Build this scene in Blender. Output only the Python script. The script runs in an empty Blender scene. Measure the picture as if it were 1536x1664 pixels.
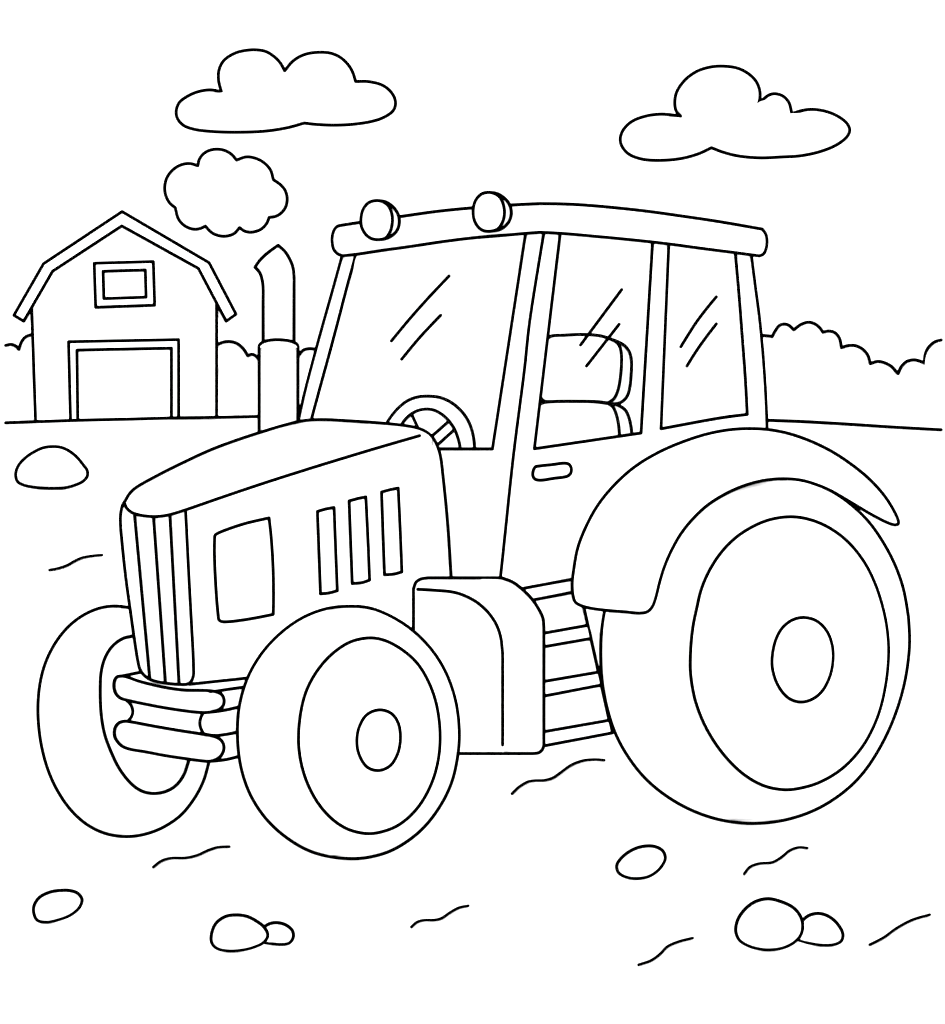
import bpy, math
from mathutils import Vector
from mathutils.geometry import tessellate_polygon

# ------------------------------------------------------------------ camera geometry
F, CX, HY, H = 8755.0, 768.0, 600.0, 2.3          # focal length and centre in pixels of the photograph, horizon row, eye height
EYE = Vector((0, 0, H))
O3 = Vector((-.5815, 25.33, 0))                    # ground point under the near front wheel
U = Vector((.7177, .6963, 0)).normalized()         # towards the rear of the tractor
N = Vector((U.y, -U.x, 0))                         # towards its near side
Z = Vector((0, 0, 1))
GZ = -.02                                          # ground level
PX = 3.1                                           # half width of the black edging, in photograph pixels

def ray(p): return Vector(((p[0] - CX) / F, 1, (HY - p[1]) / F))
class Plane:
    def __init__(s, o, n): s.o, s.n = o, n
    def hit(s, p):
        d = ray(p); return EYE + d * ((s.o - EYE).dot(s.n) / d.dot(s.n))
def V(v): return Plane(O3 + N * v, N)
def UP(u): return Plane(O3 + U * u, U)
def YP(y): return Plane(Vector((0, y, 0)), Vector((0, 1, 0)))
def ZP(z): return Plane(Vector((0, 0, z)), Z)
def P3(a, b, c): return Plane(a, (b - a).cross(c - a).normalized())
def hits(pts, pl): return [pl.hit(p) for p in pts]
def uc(p): return (p - O3).dot(U)
def vc(p): return (p - O3).dot(N)

# frames in which outlines were measured: (scale, x0, y0)
FR = dict(R1=(3.84,0,300), R2=(5.12,160,780), R3=(5.12,160,1020), R4=(3.84,540,600), R5=(4.895,400,380),
          R6=(4.042,520,300), R7=(4.38,840,360), R8=(3.339,640,900), S1=(3.84,260,60), S2=(3.657,980,80),
          S3=(5.02,1230,500), S4=(2.56,900,660), S5=(2.743,940,960), S6=(3.617,360,960), S7=(3.6176,40,960),
          S8=(2.763,980,1350), T1=(6.4,0,700), T2=(3.268,30,1350), T3=(4.267,640,1210), T4=(2.954,180,670),
          T5=(3.413,820,310), T6=(5.12,560,420), A=(1,0,0))
def fr(k, *v):
    s, x, y = FR[k]; return [(x + v[i] / s, y + v[i+1] / s) for i in range(0, len(v), 2)]

def cr(pts, closed=False, n=7):
    """centripetal Catmull-Rom through 2-D points"""
    if len(pts) < 3: 
        a, b = pts; return [(a[0] + (b[0]-a[0]) * i / 4, a[1] + (b[1]-a[1]) * i / 4) for i in range(5)]
    P = [Vector(p) for p in pts]
    if closed: Q = [P[-1]] + P + [P[0], P[1]]
    else: Q = [P[0] * 2 - P[1]] + P + [P[-1] * 2 - P[-2]]
    out = []
    for i in range(1, len(Q) - 2):
        a, b, c, d = Q[i-1:i+3]
        t0 = 0; t1 = t0 + max((b-a).length, 1e-6) ** .5; t2 = t1 + max((c-b).length, 1e-6) ** .5; t3 = t2 + max((d-c).length, 1e-6) ** .5
        for k in range(n):
            t = t1 + (t2 - t1) * k / n
            A1 = a*((t1-t)/(t1-t0)) + b*((t-t0)/(t1-t0)); A2 = b*((t2-t)/(t2-t1)) + c*((t-t1)/(t2-t1)); A3 = c*((t3-t)/(t3-t2)) + d*((t-t2)/(t3-t2))
            B1 = A1*((t2-t)/(t2-t0)) + A2*((t-t0)/(t2-t0)); B2 = A2*((t3-t)/(t3-t1)) + A3*((t-t1)/(t3-t1))
            C = B1*((t2-t)/(t2-t1)) + B2*((t-t1)/(t2-t1)); out.append((C.x, C.y))
    if not closed: out.append(tuple(P[-1]))
    return out
def segs(*ss):
    """several smooth segments that meet in corners -> one loop"""
    o = []
    for s in ss: o += cr(s)[:-1]
    return o
def resample(pts, n):
    L = [0]
    for a, b in zip(pts, pts[1:]): L.append(L[-1] + math.hypot(b[0]-a[0], b[1]-a[1]))
    o, j = [], 0
    for i in range(n):
        s = L[-1] * i / (n - 1)
        while j < len(L) - 2 and L[j+1] < s: j += 1
        t = (s - L[j]) / max(L[j+1] - L[j], 1e-9)
        o.append((pts[j][0] + (pts[j+1][0]-pts[j][0])*t, pts[j][1] + (pts[j+1][1]-pts[j][1])*t))
    return o

# ------------------------------------------------------------------ materials
def mat(name, col, rough=.9, var=.015, scale=6):
    m = bpy.data.materials.new(name); m.use_nodes = True; nt = m.node_tree; b = nt.nodes['Principled BSDF']
    b.inputs['Roughness'].default_value = rough; b.inputs['Specular IOR Level'].default_value = .0
    n = nt.nodes.new('ShaderNodeTexNoise'); n.inputs['Scale'].default_value = scale
    r = nt.nodes.new('ShaderNodeMapRange'); c = nt.nodes.new('ShaderNodeCombineColor')
    r.inputs['To Min'].default_value = max(col - var, 0); r.inputs['To Max'].default_value = col + var
    nt.links.new(n.outputs[0], r.inputs[0])
    for i in range(3): nt.links.new(r.outputs[0], c.inputs[i])
    nt.links.new(c.outputs[0], b.inputs['Base Color'])
    return m
WHITE = mat('white_paint', .9); INK = mat('black_edging', .0, 1, .0)
GROUND = mat('pale_ground', .9, scale=.4); STONE = mat('white_stone', .9); LEAF = mat('white_foliage', .9, scale=.5)
VAPOUR = mat('white_vapour', .9, scale=.1); BOARD = mat('white_boards', .9, scale=1); RUBBER = mat('white_rubber', .9)
def glass():
    m = bpy.data.materials.new('clear_glass'); m.use_nodes = True; nt = m.node_tree; nt.nodes.clear()
    o = nt.nodes.new('ShaderNodeOutputMaterial'); t = nt.nodes.new('ShaderNodeBsdfTransparent'); g = nt.nodes.new('ShaderNodeBsdfGlossy')
    x = nt.nodes.new('ShaderNodeMixShader'); x.inputs[0].default_value = .001; g.inputs['Roughness'].default_value = .02
    nt.links.new(t.outputs[0], x.inputs[1]); nt.links.new(g.outputs[0], x.inputs[2]); nt.links.new(x.outputs[0], o.inputs[0])
    return m
GLASS = glass()

# ------------------------------------------------------------------ mesh builder
COL = bpy.context.scene.collection
def avg(pts):
    c = Vector()
    for p in pts: c += p
    return c / len(pts)
def inset(loop, k=.85):
    """upright loop drawn in by half the edging, so that the bead lies along its rim"""
    n = len(loop); area = sum(loop[i].x * loop[(i+1) % n].z - loop[(i+1) % n].x * loop[i].z for i in range(n)); sg = 1 if area > 0 else -1
    o = []
    for i, p in enumerate(loop):
        t = loop[(i+1) % n] - loop[i-1]; q = Vector((-t.z, 0, t.x)) * sg
        if q.length > 1e-7: q.normalize()
        o.append(p + q * (PX * p.y / F * k))
    return o
class M:
    def __init__(s): s.v, s.f, s.m, s.sm = [], [], [], []
    def face(s, idx, m=0, smooth=False): s.f.append(idx); s.m.append(m); s.sm.append(smooth)
    def cap(s, loop, flip=False):
        b = len(s.v); s.v += loop
        for t in tessellate_polygon([loop]): s.face([b + i for i in (t if not flip else t[::-1])])
        return b
    def poly(s, loop): s.cap(loop)
    def bridge(s, a, b, n, smooth=False, closed=True):
        for i in range(n if closed else n - 1):
            j = (i + 1) % n; s.face([a + i, a + j, b + j, b + i], 0, smooth)
    def slab(s, loop, t=.03, off=None):
        """plate with its face on the loop and its thickness going away from the viewer"""
        c = avg(loop); d = off if off is not None else (Vector((c.x, c.y, 0)).normalized() * t)
        a = s.cap(loop); b = s.cap([p + d for p in loop], True); s.bridge(a, b, len(loop))
    def lump(s, loop, t, n=6, c=None):
        """rounded body whose widest section is the loop"""
        loop = inset(loop); c = c or avg(loop); d = Vector((c.x, c.y, 0)).normalized() * t; rings = []
        for k in range(-n + 1, n):
            a = k / n * math.pi / 2; b = len(s.v); q = math.cos(a) ** .8
            s.v += [c + (p - c) * q + d * math.sin(a) for p in loop]; rings.append(b)
        for a, b in zip(rings, rings[1:]): s.bridge(a, b, len(loop), True)
        for r, e in ((rings[0], -1), (rings[-1], 1)):
            b = len(s.v); s.v.append(c + d * e)
            for i in range(len(loop)):
                q = [r + i, r + (i+1) % len(loop), b]; s.face(q if e > 0 else q[::-1], 0, True)
    def rails(s, L, R, n=28, squash=1):
        """round body between two side lines"""
        prev = None
        for l, r in zip(L, R):
            c = (l + r) / 2; a = (r - l) / 2; a *= 1 - PX * c.y / F / a.length * .9; d = Vector((c.x, c.y, 0)).normalized() * a.length * squash; b = len(s.v)
            s.v += [c + a * math.cos(2*math.pi*k/n) + d * math.sin(2*math.pi*k/n) for k in range(n)]
            if prev is not None: s.bridge(prev, b, n, True)
            else: s.face(list(range(b, b + n)))
            prev = b
        s.face(list(range(prev, prev + n)))
    def ball(s, c, r):
        b = len(s.v); nu, nv = 10, 6
        for i in range(1, nv):
            for k in range(nu):
                a = math.pi * i / nv; q = 2 * math.pi * k / nu
                s.v.append(c + Vector((math.sin(a)*math.cos(q), math.sin(a)*math.sin(q), math.cos(a))) * r)
        for i in range(nv - 2):
            for k in range(nu): s.face([b+i*nu+k, b+i*nu+(k+1)%nu, b+(i+1)*nu+(k+1)%nu, b+(i+1)*nu+k], 1)
        t = len(s.v); s.v += [c + Z * r, c - Z * r]
        for k in range(nu):
            s.face([t, b + (k+1) % nu, b + k], 1); s.face([t + 1, b + (nv-2)*nu + k, b + (nv-2)*nu + (k+1) % nu], 1)
    def ink(s, pts, closed=False, k=1.0, lift=.008):
        """black edging: a round bead along the edge"""
        if lift: pts = [p + (EYE - p).normalized() * lift for p in pts]
        q = [pts[0]]
        for p in pts[1:]:
            if (p - q[-1]).length > 1e-5: q.append(p)
        if closed and (q[0] - q[-1]).length < 1e-5: q.pop()
        pts = q; n = len(pts); ns = 8
        if n < 2: return
        prev = first = None
        for i, p in enumerate(pts):
            r = PX * p.y / F * k
            if closed: t = pts[(i+1) % n] - pts[i-1]
            else: t = pts[min(i+1, n-1)] - pts[max(i-1, 0)]
            t.normalize(); d = (p - EYE).normalized(); x = t.cross(d)
            if x.length < 1e-4: x = t.cross(Z)
            x.normalize(); y = t.cross(x).normalized()
            b = len(s.v); s.v += [p + (x * math.cos(2*math.pi*j/ns) + y * math.sin(2*math.pi*j/ns)) * r for j in range(ns)]
            if prev is not None:
                for j in range(ns): s.face([prev+j, prev+(j+1)%ns, b+(j+1)%ns, b+j], 1)
            else: first = b
            prev = b
        if closed:
            for j in range(ns): s.face([prev+j, prev+(j+1)%ns, first+(j+1)%ns, first+j], 1)
        else:
            for p in (pts[0], pts[-1]): s.ball(p, PX * p.y / F * k)
    def inks(s, *runs):
        for r in runs: s.ink(r)
    def build(s, name, parent=None, m=None, origin=None):
        me = bpy.data.meshes.new(name)
        o0 = origin if origin is not None else (parent.get('_w') if parent else None)
        base = Vector(o0) if o0 is not None else Vector()
        me.from_pydata([p - base for p in s.v], [], s.f); me.materials.append(m or WHITE); me.materials.append(INK)
        for p, mi, sm in zip(me.polygons, s.m, s.sm): p.material_index = mi; p.use_smooth = sm or mi == 1
        me.update(); o = bpy.data.objects.new(name, me); COL.objects.link(o)
        if parent:
            o.parent = parent
        else: o.location = base
        return o
def thing(name, label, cat, loc, group=None):
    o = bpy.data.objects.new(name, None); COL.objects.link(o); o.location = loc; o.empty_display_size = .3
    o['label'] = label; o['category'] = cat
    if group: o['group'] = group
    o['_w'] = tuple(loc); return o
def tag(o, label, cat, group=None):
    o['label'] = label; o['category'] = cat
    if group: o['group'] = group
    return o
BASES = {}
def part(mb, name, parent, m=None):
    """mesh in world coordinates under a part or thing whose own origin is at BASE"""
    root = parent
    while root.parent: root = root.parent
    o = mb.build(name, None, m, origin=Vector(root['_w'])); o.location = (0, 0, 0); o.parent = parent
    return o

# ================================================================== SETTING
g = M()
xs = [-900, -300, -80, -20, 20, 80, 300, 900]; ys = [-30, 0, 15, 25, 35, 60, 150, 400, 1200, 4000]
for y in ys: g.v += [Vector((x * (4 if y > 1000 else 1), y, GZ)) for x in xs]
for j in range(len(ys) - 1):
    for i in range(len(xs) - 1):
        a = j * len(xs) + i; g.face([a, a + 1, a + 1 + len(xs), a + len(xs)])
o = g.build('ground', m=GROUND); o['kind'] = 'structure'

YB = 246.0                                            # distance of the field's far edge and the barn
def edge(p):
    q = ZP(GZ + PX * YB / F).hit(p); return q if q.y < YB else YP(YB).hit(p)
for pts in (cr(fr('R1', 35,1486, 222,1479, 485,1470, 800,1463, 1070,1456, 1400,1451, 1640,1446)),
            cr(fr('S3', -60,912, 90,918, 400,930, 750,950, 1100,973, 1505,996))):
    e = M(); e.ink([edge(p) for p in pts]); o = e.build('field_edge'); o['kind'] = 'structure'

# ================================================================== BARN
barn = thing('barn', 'white barn with a gambrel roof behind the field at the far left', 'barn', (-16, YB + .5, 0))
BP = YP(YB + .5); bray = Vector((-.065, 1, 0))
def fixz(p, z=0): return Vector((p.x, p.y, z))
wl = hits(fr('R1', 198,770, 222,1475), BP); wr = hits(fr('R1', 1352,745, 1352,1450), BP)
w = M()
ridge = hits(fr('R1', 1375,780, 1272,510, 762,215, 300,520, 170,790), BP)
w.slab([fixz(wl[1]), fixz(wr[1]), wr[0]] + [hits(fr('R1', 1238,522), BP)[0], hits(fr('R1', 760,230), BP)[0], hits(fr('R1', 328,540), BP)[0]] + [wl[0]], off=bray * 11)
w.ink([wl[0], wl[1]]); w.ink([wr[0], wr[1]])
part(w, 'wall', barn, BOARD)
RP = YP(YB - .3); rf = M()
lp = hits(fr('R1', 762,168, 1305,487, 1473,808, 1412,852, 1238,522, 760,257, 328,540, 148,852, 87,815, 272,493), RP)
rf.slab(lp, off=bray * 12)
for a, b in zip(lp, lp[1:] + lp[:1]): rf.ink([a, b])
part(rf, 'roof', barn, BOARD)
def framed(outer, inner, name, inner_name, closed=True):
    P = YP(YB + .3); P2 = YP(YB + .4); a = hits(outer, P); b = hits(inner, P); f = M(); n = len(a)
    if not closed:
        for q in (a, b):
            q[0] = fixz(q[0], min(q[0].z, 0)); q[-1] = fixz(q[-1], min(q[-1].z, 0))
    for i in range(n if closed else n - 1):
        j = (i + 1) % n; f.slab([a[i], a[j], b[j], b[i]], off=bray * .3)
    A = hits(outer, P); B = hits(inner, P)
    for q in (A, B):
        for i in range(n if closed else n - 1): f.ink([q[i], q[(i+1) % n]])
    o = part(f, name, barn, BOARD); g = M(); g.slab(hits(inner, P2), off=bray * .05); part(g, inner_name, o, BOARD)
framed(fr('R1', 588,490, 957,480, 965,752, 597,765), fr('R1', 643,540, 907,532, 912,702, 648,711), 'window', 'shutter')
framed(fr('R1', 440,1465, 428,980, 1115,967, 1115,1455), fr('R1', 485,1462, 480,1032, 1070,1020, 1070,1455), 'door', 'door_panel', False)

# ================================================================== BUSHES
def bush(runs, label, inked=None):
    P = YP(YB + 2.2); top = []
    for r in runs: top += cr(r)[:-1]
    top.append(runs[-1][-1]); t3 = hits(top, P); m = M()
    loop = t3 + [fixz(t3[-1], GZ), fixz(t3[0], GZ)]; n3 = len(t3); loop = [p + Vector((0, .25, 0)) for p in inset(loop)]; t4 = loop[:n3]
    m.slab(loop, off=Vector((avg(loop).x / YB, 1, 0)) * .9)
    cen = fixz(avg(t3)); d = Vector((cen.x / YB, 1, 0)); rings = []
    for k in range(0, 6):                                  # rounded front of the foliage
        a = k / 6 * math.pi / 2; b = len(m.v); m.v += [cen + (p - cen) * math.cos(a) - d * 1.6 * math.sin(a) for p in t4]; rings.append(b)
    for a, b in zip(rings, rings[1:]): m.bridge(a, b, len(t3), True, False)
    b = len(m.v); m.v.append(cen - d * 1.6)
    for i in range(len(t3) - 1): m.face([rings[-1] + i, rings[-1] + i + 1, b], 0, True)
    for r in runs: m.ink(hits(cr(r), P))
    o = m.build('bush', m=LEAF, origin=Vector((cen.x, cen.y, 0))); tag(o, label, 'bush', 'bushes along the far edge of the field')
bush([fr('R1', 35,1003, 70,997, 100,1008, 118,1027), fr('R1', 118,1027, 135,980, 160,950, 198,936, 235,930)], 'low scalloped white bush just left of the barn')
bush([fr('A', 340,566, 352,560, 368,555, 383,557, 395,566, 403,578), fr('A', 403,578, 409,575.7, 415,577.8, 420,583, 424,590)], 'white bush between the barn and the tractor exhaust stack')
bush([fr('R5', 395,1000, 420,965, 455,925, 500,913, 550,917, 590,928)], 'white bush showing between exhaust stack and windscreen')
bush([fr('S3', -30,214, 45,225, 125,233), fr('S3', 125,236, 150,190, 185,145, 225,133, 265,145, 302,180), fr('S3', 302,180, 360,137, 425,118, 480,135, 520,170, 541,200),
      fr('S3', 541,199, 590,190, 640,205, 675,250, 692,325), fr('S3', 692,325, 740,310, 800,308, 860,335, 905,385, 927,455), fr('S3', 927,455, 985,438, 1040,448, 1100,480, 1152,538)],
     'large white bush with many scallops sloping down right of the cab')
bush([fr('S3', 1152,538, 1180,480, 1225,438, 1285,425, 1330,435, 1367,450), fr('S3', 1367,450, 1375,380, 1400,325, 1450,280, 1505,263)], 'white bush rising at the right edge of the field')

# ================================================================== CLOUDS AND SMOKE
def puff(runs, y, t, name, label, cat, group=None, mid=None):
    P = YP(y); lp = hits(segs(*runs), P); m = M(); m.lump(lp, t, c=P.hit(mid) if mid else None)
    for r in runs: m.ink(hits(cr(r), P), lift=t * .6)
    o = m.build(name, m=VAPOUR, origin=avg(lp)); tag(o, label, cat, group)
puff([fr('S1', 383,343, 365,265, 370,200, 400,145, 470,100, 540,83, 600,80, 660,90, 710,120, 750,160, 779,210),
      fr('S1', 779,210, 830,150, 900,110, 990,95, 1070,102, 1130,130, 1180,180, 1205,225, 1221,277),
      fr('S1', 1221,277, 1300,278, 1380,297, 1430,330, 1462,375, 1470,420, 1455,460, 1400,500, 1320,527, 1200,545, 1080,550, 970,545, 900,537),
      fr('S1', 900,537, 800,565, 660,587, 500,594, 330,590, 210,575, 145,550, 110,510, 101,465, 120,410, 180,365, 250,338, 320,330, 383,343)],
     600, 5, 'cloud', 'white cloud with two round humps above the exhaust smoke', 'cloud', 'clouds in the sky', fr('S1', 780,425)[0])
puff([fr('S2', 462,397, 435,365, 427,310, 440,250, 490,180, 560,130, 640,105, 715,100, 800,112, 865,145, 910,190, 932,245, 932,300, 918,345),
      fr('S2', 918,345, 950,300, 990,270, 1025,264, 1070,278, 1105,315, 1123,382),
      fr('S2', 1123,382, 1190,362, 1250,357, 1330,370, 1400,400, 1450,440, 1467,480, 1450,520, 1390,567, 1300,605, 1180,632, 1060,640, 930,645, 800,633, 710,610, 645,585),
      fr('S2', 645,585, 570,620, 470,648, 340,660, 230,652, 150,620, 110,570, 103,530, 120,480, 170,430, 250,398, 350,385, 462,397)],
     600, 5, 'cloud', 'white cloud with one big hump and a small one above the cab roof', 'cloud', 'clouds in the sky', fr('S2', 700,485)[0])
puff([fr('S1', 236,803, 245,765, 270,730, 310,707, 360,700, 410,710, 450,735, 478,768), fr('S1', 478,768, 540,748, 600,758, 650,785, 690,830, 708,890),
      fr('S1', 708,890, 750,920, 780,955, 794,1005, 785,1060, 755,1100, 720,1120, 682,1126), fr('S1', 682,1126, 665,1165, 630,1200, 575,1218, 530,1212, 497,1190),
      fr('S1', 497,1190, 465,1225, 430,1240, 385,1243, 335,1228, 305,1205, 284,1180), fr('S1', 284,1180, 245,1197, 200,1198, 150,1175, 115,1135, 95,1065),
      fr('S1', 95,1065, 60,1035, 35,985, 30,930, 45,875, 85,825, 140,795, 190,790, 236,803)],
     27.2, .2, 'smoke_puff', 'round scalloped puff of smoke above the exhaust pipe', 'smoke')

# ================================================================== STONES AND GROUND RUTS
def rock(pts, label, visible=None, group=None):
    lp2 = cr(pts, True); yb = max(p[1] for p in lp2) + PX; Y = (H - GZ) * F / (yb - HY); P = YP(Y); lp = hits(lp2, P); m = M()
    wd = max(p.x for p in lp) - min(p.x for p in lp); m.lump(lp, wd * .4)
    if visible: m.ink(hits(cr(visible), P))
    else: m.ink(lp, True)
    c = avg(lp); o = m.build('stone', m=STONE, origin=Vector((c.x, c.y, 0))); tag(o, label, 'stone', group or 'stones lying on the field')
rock(fr('T1', 540,165, 450,177, 360,217, 270,277, 200,350, 168,420, 165,480, 185,530, 240,562, 340,585, 440,595, 560,598, 680,592, 780,565, 870,520, 910,465, 905,410, 870,360, 800,275, 710,205, 630,172), 'white domed stone in the field below the barn')
rock(fr('T2', 235,316, 170,325, 110,355, 82,400, 82,440, 100,475, 150,485, 210,473, 280,445, 325,405, 338,365, 315,332, 275,318), 'small oval stone in front of the far front wheel, lower left')
rock(fr('T2', 1160,447, 1100,455, 1050,490, 1027,540, 1025,590, 1050,622, 1110,637, 1180,634, 1250,618, 1305,590, 1325,555, 1305,512, 1265,480, 1215,455), 'egg-shaped larger stone of the pair below the near front wheel')
s1 = fr('T2', 1305,510, 1335,493, 1375,488, 1420,500, 1455,530, 1460,565, 1440,595, 1400,603, 1350,600, 1305,594)
rock(s1 + fr('T2', 1285,575, 1285,535), 'small stone tucked behind the egg-shaped stone on its right', s1)
rock(fr('S8', 200,68, 145,80, 90,115, 62,155, 70,188, 105,208, 155,214, 210,203, 255,170, 280,125, 270,92, 240,73), 'lone tilted oval stone in front of the rear wheel')
rock(fr('S8', 740,305, 680,320, 635,355, 605,400, 596,450, 612,490, 650,515, 700,530, 750,534, 810,525, 860,500, 890,465, 897,420, 885,380, 855,345, 800,318), 'biggest round stone at the lower right')
s2 = fr('S8', 893,405, 925,380, 970,371, 1015,385, 1055,420, 1078,465, 1070,495, 1040,510, 985,513, 930,505, 880,491)
rock(s2 + fr('S8', 862,470, 862,430), 'smaller stone leaning behind the biggest round stone', s2)
def rut(pts, label):
    m = M(); q = []
    for p in cr(pts):
        a = ZP(GZ).hit(p); q.append(ZP(GZ + PX * a.y / F).hit(p))
    m.ink(q, k=.86); c = avg(q); o = m.build('furrow', origin=Vector((c.x, c.y, 0))); tag(o, label, 'furrow', 'wavy furrows in the ground')
rut(fr('T1', 515,1448, 600,1432, 700,1398, 770,1358, 850,1322, 950,1303, 1062,1292), 'short wavy black furrow left of the tractor grille')
rut(fr('T2', 716,193, 760,160, 810,146, 890,144, 950,130, 1010,103, 1060,88, 1120,85), 'wavy black furrow between the two front wheels')
rut(fr('T3', 820,340, 870,293, 930,258, 980,250, 1040,248, 1100,232, 1160,192, 1230,142, 1310,112, 1390,104, 1460,108), 'long wavy black furrow under the cab steps')
rut(fr('T3', 122,1265, 160,1232, 210,1218, 280,1217, 330,1205, 390,1165, 450,1132, 517,1118), 'wavy black furrow right of the egg-shaped stone pair')
rut(fr('S8', 634,194, 660,163, 700,148, 760,142, 800,120, 840,88, 880,75, 918,78), 'wavy black furrow just below the rear wheel')
rut(fr('S8', 160,602, 215,583, 255,555, 290,520, 340,498, 403,482), 'black furrow left of the biggest round stone')
rut(fr('S8', 1198,512, 1260,480, 1320,437, 1390,400, 1468,377), 'black furrow right of the smaller leaning stone')

# ================================================================== TRACTOR
tr = thing('tractor', 'large white farm tractor with enclosed cab standing on the field', 'tractor', O3 + U * 1.4 - N * .814)
def lerp(a, b, t): t = max(0, min(1, t)); return a + (b - a) * t

def wheel(name, vis, hid, v0, v1, xt, rim, rimvis, hub, label, vr):
    """tyre from its outline: left shoulder on the inner side v0, right shoulder on the outer side v1"""
    xa, xb = xt
    def at(p): return V(lerp(v0, v1, (p[0] - xa) / (xb - xa))).hit(p)
    allp = cr(vis + hid, True); vi = cr(vis) if hid else allp
    uz = []
    for p in allp:
        q = at(p); q = (uc(q), q.z)
        if not uz or math.hypot(q[0]-uz[-1][0], q[1]-uz[-1][1]) > .006: uz.append(q)
    # sort round the axle so that the merged shoulder outline is a clean ring
    cu = (min(a for a, b in uz) + max(a for a, b in uz)) / 2; cz = (min(b for a, b in uz) + max(b for a, b in uz)) / 2
    uz.sort(key=lambda a: math.atan2(a[1]-cz, a[0]-cu))
    m = M(); rings = []; c3 = O3 + U * cu + Z * cz
    vm, hw = (v0 + v1) / 2, (v1 - v0) / 2
    for s, w_ in ((.80, -1.0), (.93, -1.0), (.985, -.93), (.997, -.7), (.997, 0), (.997, .7), (.985, .93), (.93, 1.0), (.80, 1.0)):
        b = len(m.v); m.v += [c3 + N * (vm + hw * w_) + U * ((a - cu) * s) + Z * ((z - cz) * s + .066 * hw * (1 + w_) * max(0, (cz - z) / cz) ** 2) for a, z in uz]; rings.append(b)
    n = len(uz)
    for a, b in zip(rings, rings[1:]): m.bridge(a, b, n, True)
    m.face([rings[0] + i for i in range(n)]); m.face([rings[-1] + i for i in range(n)])
    m.ink([at(p) for p in vi], closed=not hid, lift=.03 if v0 > -1 else .12)
    o = part(m, name, tr, RUBBER); o['label'] = label
    if rim:
        rl = hits(cr(rim, True), V(vr)); r = M(); r.slab(rl, off=-N * .03)
        if rimvis: r.ink(hits(cr(rimvis), V(vr)))
        else: r.ink(rl, True)
        part(r, 'rim', o)
    if hub:
        hl = hits(cr(hub, True), V(vr + .02)); h = M(); h.slab(hl, off=-N * .03); h.ink(hl, True); part(h, 'hub', o)
    return cu, cz

wheel('front_wheel', fr('S6', 740,91, 870,101, 1000,152, 1130,238, 1240,352, 1320,482, 1375,640, 1397,800, 1393,940, 1352,1130, 1270,1290, 1160,1420, 1010,1522, 880,1564, 765,1575,
      620,1560, 500,1522, 370,1442, 260,1338, 170,1200, 115,1040, 94,860, 103,690, 150,520, 228,380, 335,260, 470,162, 610,107), [], -.14, .14, (533, 600),
      fr('S6', 873,277, 960,292, 1060,345, 1150,425, 1215,530, 1262,660, 1285,830, 1275,990, 1232,1140, 1150,1280, 1040,1378, 930,1420, 850,1427, 740,1400, 640,1332, 550,1220, 485,1075, 455,920, 460,760, 495,600, 560,475, 650,372, 760,300), None,
      fr('S6', 930,700, 1000,722, 1040,780, 1052,870, 1035,960, 990,1030, 920,1057, 855,1035, 808,960, 796,880, 810,800, 855,728), 'near front wheel with a wide smooth tyre and small round hub', .15)
wheel('front_wheel', fr('S7', 625,100, 530,90, 450,100, 370,130, 290,182, 220,252, 160,342, 115,445, 88,560, 78,690, 85,820, 105,940, 140,1060, 190,1170, 260,1275, 340,1355, 430,1410, 520,1438, 620,1445, 720,1428, 820,1388, 920,1318, 1000,1218, 1052,1118, 1085,1005),
      fr('S7', 1100,900, 1108,750, 1092,600, 1050,450, 980,320, 890,215, 800,148, 710,115), -1.70, -1.56, (190, 222),
      fr('S7', 660,262, 635,267, 580,280, 520,322, 475,390, 450,480, 445,600, 450,720, 470,840, 510,950, 560,1050, 630,1137, 690,1178, 760,1192, 830,1180, 890,1145, 935,1085, 968,995, 975,900, 965,750, 930,600, 870,450, 800,350, 720,280),
      fr('S7', 660,262, 635,267, 580,280, 520,322, 475,390, 450,480, 445,600, 450,720, 470,840, 510,950, 560,1050, 630,1137, 690,1178, 760,1192, 830,1180, 890,1145, 935,1085, 968,990), None,
      'far front wheel seen from its inner side behind the bumper', -1.55)
wheel('rear_wheel', fr('S4', 1095,325, 1170,362, 1240,412, 1310,480, 1370,565, 1420,660, 1455,760, 1475,870) + fr('S5', 1472,120, 1477,220, 1471,310, 1450,430, 1408,565, 1350,690, 1270,812, 1180,900, 1060,975, 930,1020, 790,1037, 650,1025, 520,985, 400,920, 300,838, 222,740, 165,635, 128,520, 107,410, 100,300, 102,200, 110,130, 120,75),
      fr('A', 1000,920, 1040,858, 1100,812, 1180,784, 1265,779), -.217, .217, (1180, 1276),
      fr('S4', 985,460, 1060,470, 1140,502, 1220,560, 1290,645, 1340,745, 1375,860) + fr('S5', 1380,200, 1383,290, 1370,420, 1335,560, 1270,690, 1180,790, 1080,852, 990,880, 920,887, 830,870, 740,820, 650,732, 575,620, 525,500, 502,380, 500,290, 510,170, 530,70) + fr('S4', 615,760, 650,680, 700,605, 760,545, 830,500, 900,472),
      None, fr('S5', 1005,119, 1060,133, 1105,175, 1130,235, 1136,300, 1122,380, 1085,450, 1040,485, 990,496, 940,480, 895,430, 868,360, 864,300, 880,220, 910,165, 955,130), 'large near rear wheel with a smooth wide tyre under the fender', .23)

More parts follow.
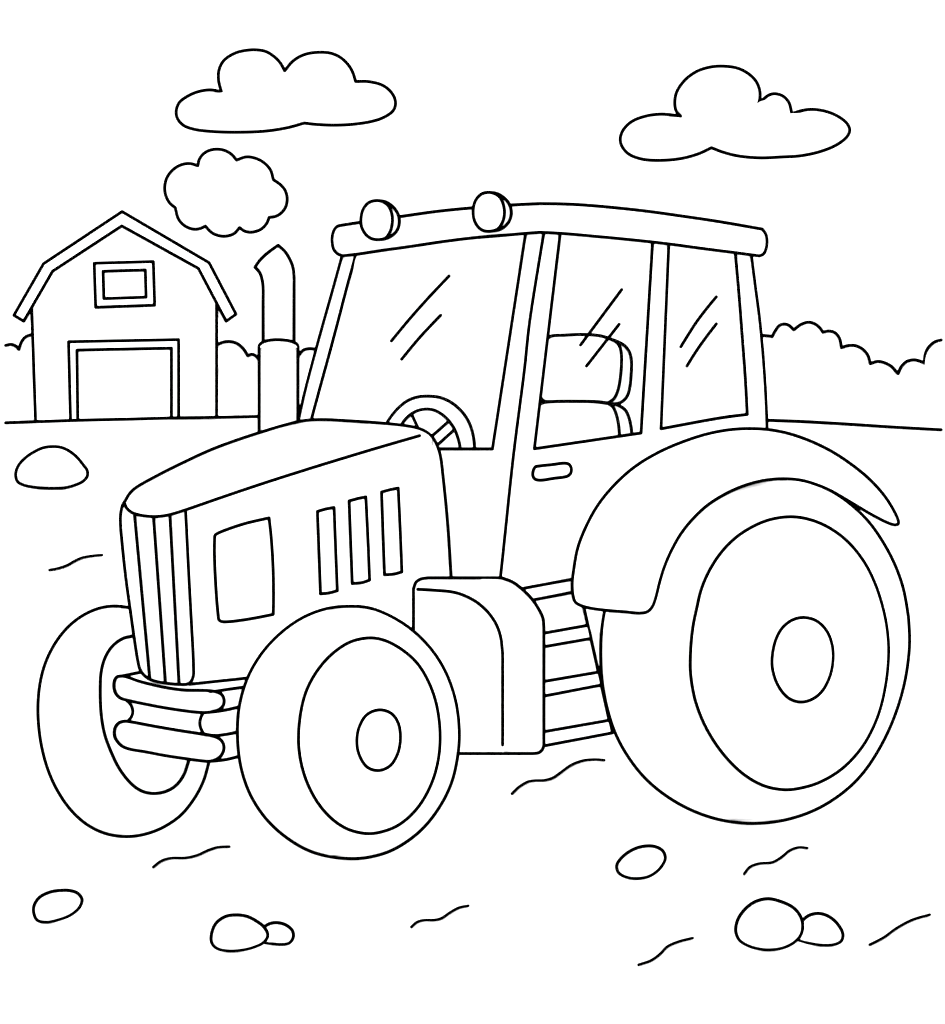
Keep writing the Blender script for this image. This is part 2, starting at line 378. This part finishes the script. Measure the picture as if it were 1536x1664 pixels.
# fender
fl = hits(cr(fr('S4', 77,735, 82,690, 100,590, 135,500, 185,410, 255,325, 340,250, 440,190, 540,147, 640,115, 730,98, 820,93, 900,98, 990,117, 1080,150, 1160,190, 1240,243, 1310,300, 1370,365, 1410,425, 1434,478, 1433,490, 1420,494, 1390,485, 1330,455,
     1270,420, 1200,378, 1150,350, 1095,327, 1030,308, 955,302, 880,308, 800,328, 720,362, 640,412, 580,468, 530,530, 490,600, 460,670, 440,735, 425,795, 410,835, 390,855, 360,861, 300,856, 215,849, 150,840, 110,828, 90,815, 80,785), True), V(.27))
f = M(); f.slab(fl, .42); f.ink(fl, True); part(f, 'fender', tr)

# hood
A0 = V(-.60).hit((303, 950)); B0 = V(-.45).hit((728, 850))
HP = P3(A0, B0, A0 + Z); uf = uc(A0)
A1 = O3 + U * uc(A0) + N * (-1.628 - vc(A0)); B1 = O3 + U * uc(B0) + N * (-1.628 - vc(B0)); HPF = P3(A1, B1, A1 + Z)
GP = P3(HP.hit((302, 829)), HP.hit((314, 1095)), HP.hit((302, 829)) + N)
rear = fr('R4', 655,475, 675,540, 695,700, 720,960, 742,1300)
crease = fr('T4', 360,468, 600,385, 750,335, 900,287, 1100,225, 1300,165, 1483,112)
gtop = fr('R2', 215,185, 230,225, 270,265, 330,288, 400,300, 470,304, 560,295, 640,275, 725,248)
far = fr('R2', 215,185, 260,112, 310,65) + fr('T4', 230,300, 350,240, 480,180, 600,135, 712,98, 820,65, 900,45, 950,37, 1030,35, 1150,41, 1280,50, 1400,62) + fr('R4', 540,369, 590,393, 630,430)
farall = cr(far + rear); vfar = [(-9, 0), (600, 0)]
def hoodv(p):
    x, y = p
    a = vc(HPF.hit(p)); b = vc(HP.hit(p)); ks = [(600, a), (650, -1.0), (683, -.8), (704, -.6), (712, b)]
    if x <= 600: return a
    if x >= 712 or y > 735: return b
    for (x0, q0), (x1, q1) in zip(ks, ks[1:]):
        if x <= x1: return lerp(q0, q1, (x - x0) / (x1 - x0))
def hfar(p): return V(hoodv(p)).hit(p)
h = M()
side = cr(crease) + fr('A', 690,710, 700,719, 707,733) + [(a - 2.5, b_) for a, b_ in cr(rear)[10:]] + fr('A', 733,1075, 402,1103, 314,1111)
side3 = hits(side, HP); h.slab(side3, off=-N * .02)
near3 = hits(cr(gtop), GP) + hits(cr(crease), HP)[1:] + [HP.hit((690, 710)), HP.hit((700, 719))]
def res3(pts, n):
    L = [0]
    for a, b in zip(pts, pts[1:]): L.append(L[-1] + (b - a).length)
    o, j = [], 0
    for i in range(n):
        s = L[-1] * i / (n - 1)
        while j < len(L) - 2 and L[j+1] < s: j += 1
        t = (s - L[j]) / max(L[j+1] - L[j], 1e-9); o.append(pts[j].lerp(pts[j+1], t))
    return o
far3 = [hfar(p) for p in cr(far)]
a3, b3 = res3(near3, 70), res3(far3, 70)
b = len(h.v); h.v += a3 + b3; h.bridge(b, b + 70, 70, True, False)
# far side and underside
fb = [p for p in hits(cr(far)[:60], HPF)]
b = len(h.v); h.v += b3 + [Vector((p.x, p.y, .85)) + (N * .2 + U * .25) * max(0, 1 - i / 35) for i, p in enumerate(b3)]; h.bridge(b, b + 70, 70, False, False)
h.ink([hfar(p) for p in farall], lift=.06); h.ink(hits(cr(crease), HP)); h.ink(hits(cr(gtop), GP), lift=.05)
h.ink(hits(fr('A', 308,1112, 345,1108, 402,1102), HP))
hood = part(h, 'hood', tr)
gl = M()
gleft = fr('R2', 217,180, 200,212, 184,290, 184,380, 196,520, 226,800, 260,1050) + fr('A', 225,1079, 228,1088.5, 235,1098, 246,1105, 267.4,1110, 291,1112.2, 303,1112, 310,1108, 314.3,1098, 314.6,1085)
gright = fr('R2', 725,256, 757,880, 783,1400)
gl.slab(hits(cr(gleft) + cr(gright)[::-1] + cr(gtop)[::-1][1:-1], GP), .10)
gl.ink(hits(cr(gleft + fr('A', 313.8,1060)), GP), lift=.04); gl.ink(hits(cr(fr('A', 301.7,830, 308,955, 313.8,1060)), GP), lift=.02)
for a in ((218.6,836, 243.4,1103), (249.5,840, 268.8,1110), (276.2,837, 290.9,1111.5)): gl.ink(hits(fr('A', *a), GP), lift=.02)
part(gl, 'grille', tr)
def panel(px, plane, name, parent, runs, t=.012):
    m = M(); pl = Plane(plane.o + (-ray((500, 900)).normalized()) * .004, plane.n); m.slab(hits(px, pl), t)
    for r in runs: m.ink(hits(r, pl))
    return part(m, name, parent)
hr = [cr(fr('R2', 968,468, 975,455, 1000,440, 1080,408, 1220,362, 1420,315)), cr(fr('R2', 1420,315, 1438,480, 1453,720, 1457,960, 1455,1118)),
      cr(fr('R2', 1455,1118, 1320,1145, 1180,1168, 1090,1178, 1030,1178, 1005,1165, 999,1150)), cr(fr('R2', 999,1150, 985,1000, 970,750, 965,580, 968,468))]
panel(sum([r[:-1] for r in hr], []), HP, 'headlight', tr, hr)
for q in ((516,831, 530,827, 543,824.5, 545.5,890, 548.3,960, 535,963.5, 521,965, 518.5,898), (567.5,814, 580,810.5, 594.7,807.3, 598,875, 600.8,942.7, 588,946.8, 572.6,948.2, 570,881), (620.3,799.5, 633,796, 647.3,793, 650.5,861, 653.2,929.4, 640,932.8, 625,934, 622.5,866)):
    p = fr('A', *q); rr = [cr(p[0:3]), cr(p[2:5]), cr(p[4:7]), cr([p[6], p[7], p[0]])]
    panel(sum([r[:-1] for r in rr], []), HP, 'vent', tr, rr)

# bumper
ub = uf - .22; BPn = UP(ub); vb = vc(BPn.hit((352, 1140)))
bar1 = cr(fr('R3', 190,402, 150,412, 130,450, 130,510, 145,550, 180,585, 260,608, 400,638, 560,668, 720,692, 860,706, 960,697, 1015,675, 1042,640, 1045,595, 1025,555, 985,535, 930,525, 850,522, 720,520, 580,502, 430,470, 320,440, 230,408), True)
bar2 = cr(fr('R3', 215,778, 165,795, 135,840, 133,900, 155,945, 195,985, 250,1008, 400,1035, 560,1065, 740,1092, 860,1108, 930,1112, 985,1095, 1025,1060, 1045,1005, 1035,955, 1000,920, 940,898, 820,878, 640,850, 440,815, 280,785), True)
bm = M(); MB_ = UP(ub + .12)
midL = cr(fr('R3', 232,603, 268,640, 286,695, 275,740, 245,778)); midR = cr(fr('R3', 870,712, 850,755, 844,800, 855,845, 878,885))
bm.slab(hits(midL + fr('R3', 500,840, 880,900) + midR[::-1] + fr('R3', 500,650), MB_), .05); bm.ink(hits(midL, MB_))
VB = V(vb - .03)
def railp(top, bot, inks):
    bm.slab(hits(top + bot[::-1], VB), .04)
    for i_ in inks: bm.ink(hits(i_, VB))
t1 = cr(fr('R3', 930,531, 965,530, 1080,513, 1208,495)); b1 = cr(fr('R3', 860,708, 960,700, 1060,685, 1168,660)); b2 = cr(fr('R3', 878,884, 960,897, 1050,890, 1158,869)); b3_ = cr(fr('R3', 900,1112, 960,1110, 1060,1098, 1170,1072))
railp(t1, b1, [t1, b1]); railp(midR[:1] + b1[8:], midR[-1:] + b2[8:], [midR, b2]); railp(fr('R3', 960,905) + b2[12:], b3_, [b3_])
plate = fr('R3', 185,402, 345,372, 420,430, 560,470, 400,460)
PL = UP(uf + .05); bm.slab(hits(plate, PL), .03); bm.ink(hits(fr('R3', 195,402, 348,371), PL))
bump = part(bm, 'bumper', tr)
for br in (bar1, bar2):
    q = M(); l3 = hits(br, BPn); q.lump(l3, .05); q.ink(l3, True); part(q, 'bumper_bar', bump)

# exhaust
EP = YP((V(-1.20).hit((452, 650))).y)
e = M(); L = hits(fr('R5', 103,905, 103,1100, 103,1300, 103,1500, 103,1590), EP); R = hits(fr('R5', 413,905, 413,1100, 413,1300, 413,1500, 413,1660), EP); e.rails(L, R)
dome = cr(fr('R5', 103,905, 104,892, 113,876, 140,858, 190,845, 250,841, 310,845, 370,858, 403,876, 412,892, 413,905)); cc, rr_ = (L[0] + R[0]) / 2, (R[0] - L[0]).length / 2
rim3 = [YP(EP.o.y - math.sqrt(max(0, rr_**2 - (EP.hit(p).x - cc.x)**2))).hit(p) for p in dome]
e.v += rim3 + [Vector((p.x, p.y, cc.z)) for p in rim3]; e.bridge(len(e.v) - 2 * len(rim3), len(e.v) - len(rim3), len(rim3), True, False)
e.ink([rim3[0]] + L[1:], lift=.03); e.ink([rim3[-1]] + R[1:4] + hits(fr('R5', 413,1494), EP), lift=.03); e.ink(rim3, lift=.01); ex = part(e, 'exhaust_stack', tr)
e = M(); EQ = YP(EP.o.y + .03)
l2 = resample(cr(fr('R5', 135,900, 135,700, 135,560, 135,420, 128,370, 110,312, 70,265)), 40); r2 = resample(cr(fr('R5', 382,900, 382,700, 382,560, 382,420, 381,330, 372,262, 350,205, 310,140, 255,90)), 40)
e.rails(hits(l2, EQ), hits(r2, EQ), squash=.8); tip = hits(cr(fr('R5', 70,265, 105,215, 160,160, 210,122, 255,90)), EQ)
e.poly(tip + hits(l2[::-1][:12], EQ)[::1] + hits(r2[-12:], EQ))
e.inks(hits(l2, EQ), hits(r2, EQ)); e.ink(tip, lift=.07); part(e, 'exhaust_pipe', ex)

# fuel tank box beside the steps
ubx = uc(V(.2).hit((817, 1100))); UB0, UB1 = UP(ubx), UP(ubx + .29)
inner = cr(fr('R8', 131,192.5, 200,196, 320,207, 380,225, 450,262, 510,315, 555,380, 580,450, 591,540)) + cr(fr('R8', 591,560, 591,1037))
outer = [cr(fr('R8', 107,414, 107,190)), cr(fr('R8', 107,190, 120,155, 145,137, 185,130)), cr(fr('R8', 185,130, 585,130)), cr(fr('R8', 585,130, 640,150, 690,185, 750,245, 790,305, 810,350, 815,400)),
         cr(fr('R8', 815,400, 815,1040)), cr(fr('R8', 815,1040, 806,1063, 787,1079, 755,1084)), cr(fr('R8', 755,1084, 352,1084))]
def ob_(p, bottom=False):
    t = (p[0] - 817) / 45 if bottom else (p[0] - 705) / 80
    return UP(lerp(ubx, ubx + .29, t)).hit(p)
x = M(); x.slab(hits(fr('R8', 112,197) + inner[3:] + fr('R8', 591,1077, 112,1077), UB0), .10)
x.slab(hits(fr('R8', 330,170, 585,134) + outer[3] + fr('R8', 811,1050, 770,1079, 330,1079), UB1), .12)
i3 = res3(hits(fr('R8', 112,197) + inner[2:] + fr('R8', 591,1077), UB0), 80); o3 = res3([ob_(p) for p in sum([r[:-1] for r in outer[1:5]], [])] + [UB1.hit((p[0] - 1.2, p[1] - 2)) for p in outer[5]], 80)
b = len(x.v); x.v += i3 + o3; x.bridge(b, b + 80, 80, True, False)
x.ink(hits(inner, UB0), lift=.01)
for r in outer[:5]: x.ink([ob_(p) for p in r], lift=.03)
x.ink(hits(outer[5][:1], UB1) + [ob_(p, True) for p in outer[5][1:]] + [ob_(p, True) for p in outer[6]], lift=.06)
part(x, 'fuel_tank', tr)

# steps
SP = V(-.05)
ld = M(); ld.slab(hits(fr('R8', 1012,285, 1030,285, 1185,972, 1165,972), V(-.06)), .04); ld.ink(hits(fr('R8', 1026,262, 1185,972), V(-.055)))
ld.slab(hits(fr('R8', 780,200, 800,200, 800,1050, 780,1050), V(-.07)), .04); ladder = part(ld, 'ladder', tr)
for a in ((660,195, 1010,130, 1010,202, 720,257), (800,433, 1052,388, 1068,460, 800,507), (800,695, 1110,642, 1126,712, 800,775), (800,968, 1170,903, 1185,972, 800,1045)):
    q = fr('R8', *a); s_ = M(); s_.slab(hits(q, SP), .10); s_.ink(hits(q[:2], SP)); s_.ink(hits(q[2:], SP)); part(s_, 'step', ladder)

# cab
VC = V(-.15); K1, K2 = VC.hit((884, 378)), VC.hit((813.4, 938.5)); W = P3(K1, K2, K1 + N)
def shift(pl, d): return Plane(pl.o + d, pl.n)
corner = cr(fr('A', 886.5,362, 884,378, 860.8,523.5, 852.5,600, 834.6,740, 813.4,938.5, 808,980))
def cyy(y):
    for a, b in zip(corner, corner[1:]):
        if a[1] <= y <= b[1]: return (a[0] + (b[0]-a[0]) * (y-a[1]) / (b[1]-a[1]), y)
cup = [p for p in corner if p[1] < 729.4]; clo = [p for p in corner if p[1] > 729.4]
Cs = cyy(729.4)
ap = [(912.3, 364), (910.3, 380.5), (868.5, 729.2)]                  # front edge of the door window
t_ = -N * .03
d = M()
d.slab(hits(cup + [Cs, ap[2], ap[0]], VC), off=t_)
bl, br_ = (1061.7, 378), (1042, 703.6)
d.slab(hits([Cs, ap[2], br_, (1058, 700.5), (1058, 938), clo[-1]] + clo[::-1][1:], VC), off=t_)
d.slab(hits([bl, (1074, 380), (1058, 700.5), br_], VC), off=t_)
d.ink(hits(corner, VC)); d.ink(hits([ap[0], ap[2]], VC)); d.ink(hits([ap[2], br_], VC)); d.ink(hits([br_, bl], VC))
door = part(d, 'door', tr)
hd = cr(fr('R4', 1290,604, 1372,595, 1455,586, 1480,595, 1492,618, 1490,645, 1472,665, 1380,681, 1290,692, 1262,682, 1252,658, 1258,625, 1270,608), True)
panel(hd, VC, 'door_handle', door, [hd + hd[:1]], .02)
def pane(px, pl, glare_strokes, name, parent):
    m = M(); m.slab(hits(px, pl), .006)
    for g_ in glare_strokes: m.ink(hits(cr(g_), shift(pl, Vector((0, -.008, 0)))))  # glass reflections drawn on the pane as slanted black strokes
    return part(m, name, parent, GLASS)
VG = V(-.165)
pane([ap[0], ap[2], br_, bl], VG, [fr('T5', 422,855, 650,548), fr('T5', 455,972, 636,740)], 'door_window', door)
rw = [cr(fr('T5', 913.5,240, 868,1320)), cr(fr('T5', 868,1320, 1000,1295, 1130,1271, 1240,1253, 1347,1240)), cr(fr('T5', 1347,1240, 1337,1050, 1320,820, 1300,560, 1281,345, 1276,280))]
cp = cr(fr('T5', 1364,300, 1370,360, 1390,520, 1416,720, 1438,960, 1450,1150, 1456,1310, 1458,1380))
c = M()
rwl = rw[0]; c.slab(hits([(1074, 380), rwl[0], rwl[-1], (1058, 700.5)], VC), off=t_)
c.slab(hits([(1058, 700.5)] + rw[1] + [cp[-3], cp[-1], (1250, 800), (1058, 938)], VC), off=t_)
c.slab(hits(rw[2] + cp[:-2], VC), off=t_)
for r in rw: c.ink(hits(r, VC))
c.ink(hits(cp, VC))
wr_ = [(857, 362), (854.6, 380.3), (800.5, 729.4)]
c.slab(hits([wr_[0]] + cup + [Cs, wr_[2]], W), off=U * .02)
c.slab(hits([(490, 729.4), wr_[2], Cs] + clo + [(560, 980)], W), off=U * .02)
c.ink(hits([wr_[0], wr_[2]], W)); c.ink(hits([(713.5, 729.4), wr_[2]], W))
pL = cr(fr('R5', 775,130, 762,180, 690,442, 617,700, 552,935, 470,1245, 415,1490, 370,1700)); pR = cr(fr('R5', 884,125, 872,170, 800,430, 735,680, 663,950, 590,1215, 520,1475, 470,1680))
c.slab(hits(pL + pR[::-1], W), off=U * .02); c.ink(hits(pL, W)); c.ink(hits(pR, W))
# far side, rear wall and floor of the cab
dv = -N * 1.30
for q in (cup + [Cs, ap[2], ap[0]], [Cs, ap[2], br_, (1058, 938), clo[-1]], [bl, rwl[0], rwl[-1], br_], [br_] + rw[1] + [cp[-1], (1250, 800), (1058, 938)], rw[2] + cp[:-2]):
    c.slab([p + dv for p in hits(q, VC)], off=-N * .03)
e0, e1 = VC.hit((1246, 694)), VC.hit((1250, 800)); c.slab([e0 - N*.03, e0 + dv, e1 + dv, e1 - N*.03], off=-U * .03)
f0, f1 = VC.hit((830, 905)), VC.hit((1230, 800)); c.slab([Vector((p.x, p.y, 1.2)) for p in (f0 - N*.05, f1 - N*.05, f1 + dv, f0 + dv)], off=Z * -.05)
cab = part(c, 'cab_frame', tr)
pane(cr(rw[0][::1])[:1] + [rw[0][-1]] + rw[1][1:] + rw[2][1:], VG, [fr('T5', 978,865, 1060,735, 1120,655, 1175,588), fr('T5', 1012,972, 1060,895, 1120,810, 1175,738)], 'side_window', cab)
pane([(576, 400), wr_[0], wr_[2], (493, 729.4)], shift(W, U * .01), [fr('T6', 390,686, 540,505, 700,325, 870,145), fr('T6', 475,838, 630,652, 800,472)], 'windscreen', cab)

# steering wheel
SW = shift(W, U * .25)
so = cr(fr('T6', 355,1365, 400,1298, 460,1232, 530,1180, 610,1152, 700,1145, 790,1155, 870,1187, 940,1237, 1000,1303, 1045,1385, 1071,1475, 1082,1580, 1075,1700, 1030,1830, 900,1960, 700,2010, 500,1960, 380,1850, 310,1700, 305,1500), True)
si = cr(fr('T6', 475,1385, 510,1333, 560,1290, 620,1262, 690,1253, 750,1264, 810,1297, 870,1353, 915,1420, 945,1498, 962,1580, 945,1690, 850,1800, 700,1850, 540,1800, 460,1690, 445,1500), True)
q = M(); a3, b3 = res3(hits(so + so[:1], SW), 90), res3(hits(si + si[:1], SW), 90)
for off in (Vector(), U * .03):
    b = len(q.v); q.v += [p + off for p in a3 + b3]; q.bridge(b, b + 90, 90, True, False)
q.ink(hits(so, SW), True); q.ink(hits(si, SW), True)
for a in ((560,1300, 615,1418), (870,1352, 727,1478), (910,1428, 775,1550)): q.ink(hits(fr('T6', *a), SW))
q.slab(hits(fr('T6', 870,1352, 910,1428, 775,1550, 727,1478), SW), .02)
part(q, 'steering_wheel', tr)

# seat
us = uc(V(-.5).hit((1007, 600))); SA, SB = UP(us), UP(us + .06)
bt = fr('R7', 215,835, 245,815, 340,808, 450,803, 540,806, 610,816, 665,835); brt = fr('R7', 665,835, 712,860, 735,895, 745,950, 745,1020, 736,1120, 720,1200, 693,1258, 650,1291)
bb = fr('R7', 650,1291, 560,1281, 440,1279, 300,1279, 210,1281, 185,1272, 165,1245); bk = fr('R7', 665,835, 720,855, 770,885, 805,935, 817,1000, 815,1080, 805,1180, 785,1245, 745,1285, 700,1298, 650,1291)
s_ = M(); s_.slab(hits(cr(bt)[:-1] + cr(brt)[:-1] + cr(bb) + fr('R7', 120,1100, 140,950), SA), .03); s_.slab(hits(cr(bt)[-8:-1] + cr(bk) + fr('R7', 600,1285, 600,900), SB), .05)
s_.inks(hits(cr(bt), SA), hits(cr(brt), SA), hits(cr(bb), SA), hits(cr(bk), SB)); part(s_, 'backrest', tr)
ct = fr('R7', 155,1302, 200,1286, 300,1280, 440,1280, 560,1283, 650,1294); cf = fr('R7', 650,1294, 685,1320, 710,1378, 725,1450, 731,1535, 733,1640); ck = fr('R7', 650,1294, 710,1303, 770,1338, 797,1390, 812,1450, 820,1520, 824,1640)
s_ = M(); SC, SD = UP(us - .02), UP(us + .03)
s_.slab(hits(cr(ct)[:-1] + cr(cf) + fr('R7', 90,1640), SC), .03); s_.slab(hits(cr(ck) + fr('R7', 600,1640, 600,1300), SD), .05)
s_.inks(hits(cr(ct), SC), hits(cr(cf), SC), hits(cr(ck), SD)); part(s_, 'seat_cushion', tr)

# roof
RV = V(-.10); ur = uc(RV.hit((880, 377))); RU = UP(ur); r = M()
FT = cr(fr('R6', 1455,124, 1400,126, 1260,133, 1000,152, 770,175, 520,210, 265,247, 130,268)); FL = cr(fr('R6', 130,268, 112,275, 95,295, 83,330, 80,370, 91,425, 118,455, 150,467))
FB = cr(fr('R6', 150,467, 240,457, 400,433, 600,405, 820,372, 1000,350, 1180,335, 1350,320, 1455,312.5))
ST = cr(fr('T5', 205,71, 300,72, 420,77, 600,92, 800,114, 1000,142, 1200,172, 1430,212)); SE = cr(fr('T5', 1430,212, 1449,240, 1456,280, 1451,320, 1437,350, 1415,361))
SB_ = cr(fr('T5', 1415,361, 1280,343, 1100,320, 900,293, 700,271, 500,252, 330,237, 220,231, 205,231))
r.slab(hits(FT[:-1] + FL[:-1] + FB[:-1] + fr('A', 880,377.4), RU), .06); r.slab(hits(ST[:-1] + SE[:-1] + SB_, RV), .06)
for top, (fa, sa) in enumerate(((FT, ST), (FB[::-1], SB_[::-1]))):
    f3, s3 = res3(hits(fa, RU), 24), res3(hits(sa, RV), 24); C0 = (f3[0] + s3[0]) / 2; b = len(r.v); dz = Z * (-.004 if not top else .012)
    r.v += [f3[i] + s3[j] - C0 + dz + U * .01 - N * .01 for i in range(24) for j in range(24)]
    for i in range(23):
        for j in range(23): a = b + i * 24 + j; r.face([a, a+1, a+25, a+24], 0, True)
    if not top: tb = b
# far and rear edges of the roof
bb_ = b
for i in range(23):
    r.face([tb + 23*24 + i, tb + 23*24 + i + 1, bb_ + 23*24 + i + 1, bb_ + 23*24 + i]); r.face([tb + i*24 + 23, tb + (i+1)*24 + 23, bb_ + (i+1)*24 + 23, bb_ + i*24 + 23])
for q in (FT, FL, FB): r.ink(hits(q, RU))
for q in (ST, SE, SB_): r.ink(hits(q, RV))
roof = part(r, 'roof', tr)
for face, back in ((fr('R6', 370,104, 320,118, 285,160, 270,220, 275,280, 300,325, 335,352, 380,361, 430,350, 460,310, 475,250, 472,190, 450,140, 415,112),
                    fr('R6', 370,104, 430,112, 480,145, 512,190, 522,240, 512,290, 480,330, 430,355, 380,361)),
                   (fr('R6', 1105,50, 1060,62, 1022,105, 1007,165, 1012,225, 1035,272, 1070,300, 1115,306, 1165,292, 1195,255, 1212,195, 1205,130, 1180,80, 1145,57),
                    fr('R6', 1105,50, 1160,57, 1205,82, 1240,120, 1257,170, 1252,220, 1225,265, 1180,295, 1115,306))):
    m = M(); la, lb = UP(ur - .12), UP(ur - .07); fl_ = cr(face, True); bk = cr(back); un_ = bk + cr(face[:8])[::-1][1:-1]
    m.slab(hits(un_, lb), .06); m.ink(hits(bk, lb)); lm = part(m, 'roof_lamp', tr)
    m = M(); m.slab(hits(fl_, la), .02); m.ink(hits(fl_, la), True)
    part(m, 'lens', lm)

# chassis and front axle
x = M()
def box(m, u0, u1, v0, v1, z0, z1):
    q = [O3 + U*a + N*b_ for a, b_ in ((u0, v1), (u1, v1), (u1, v0), (u0, v0))]
    m.slab([p + Z*z0 for p in q], off=Z * (z1 - z0))
box(x, .35, 2.6, -1.05, -.55, .62, .95); box(x, -.06, .06, -1.58, -.1, .53, .63)
part(x, 'chassis', tr)

for o in bpy.data.objects:
    if '_w' in o: del o['_w']

# ================================================================== LIGHT, SKY, CAMERA
sc = bpy.context.scene
wd = bpy.data.worlds.new('World'); sc.world = wd; wd.use_nodes = True
bg = wd.node_tree.nodes['Background']; bg.inputs[0].default_value = (1, 1, 1, 1); bg.inputs[1].default_value = 1.0
sl = bpy.data.lights.new('sun', 'SUN'); sl.energy = 2.5; sl.angle = math.radians(20); so_ = bpy.data.objects.new('sun', sl); COL.objects.link(so_)
so_.rotation_euler = (math.radians(80), 0, math.radians(4)); so_.location = (0, 0, 60)
cam = bpy.data.cameras.new('camera'); co = bpy.data.objects.new('camera', cam); COL.objects.link(co); sc.camera = co
co.location = EYE; co.rotation_euler = (math.pi / 2, 0, 0); cam.sensor_fit = 'HORIZONTAL'; cam.sensor_width = 36
cam.lens = 36 * F / 1536; cam.shift_y = -(832 - HY) / 1536; cam.clip_start = .5; cam.clip_end = 9000
sc.view_settings.view_transform = 'Standard'; sc.view_settings.look = 'None'; sc.view_settings.exposure = 1.3; sc.view_settings.gamma = 1
sc.cycles.max_bounces = 10; sc.cycles.diffuse_bounces = 8; sc.cycles.transparent_max_bounces = 16
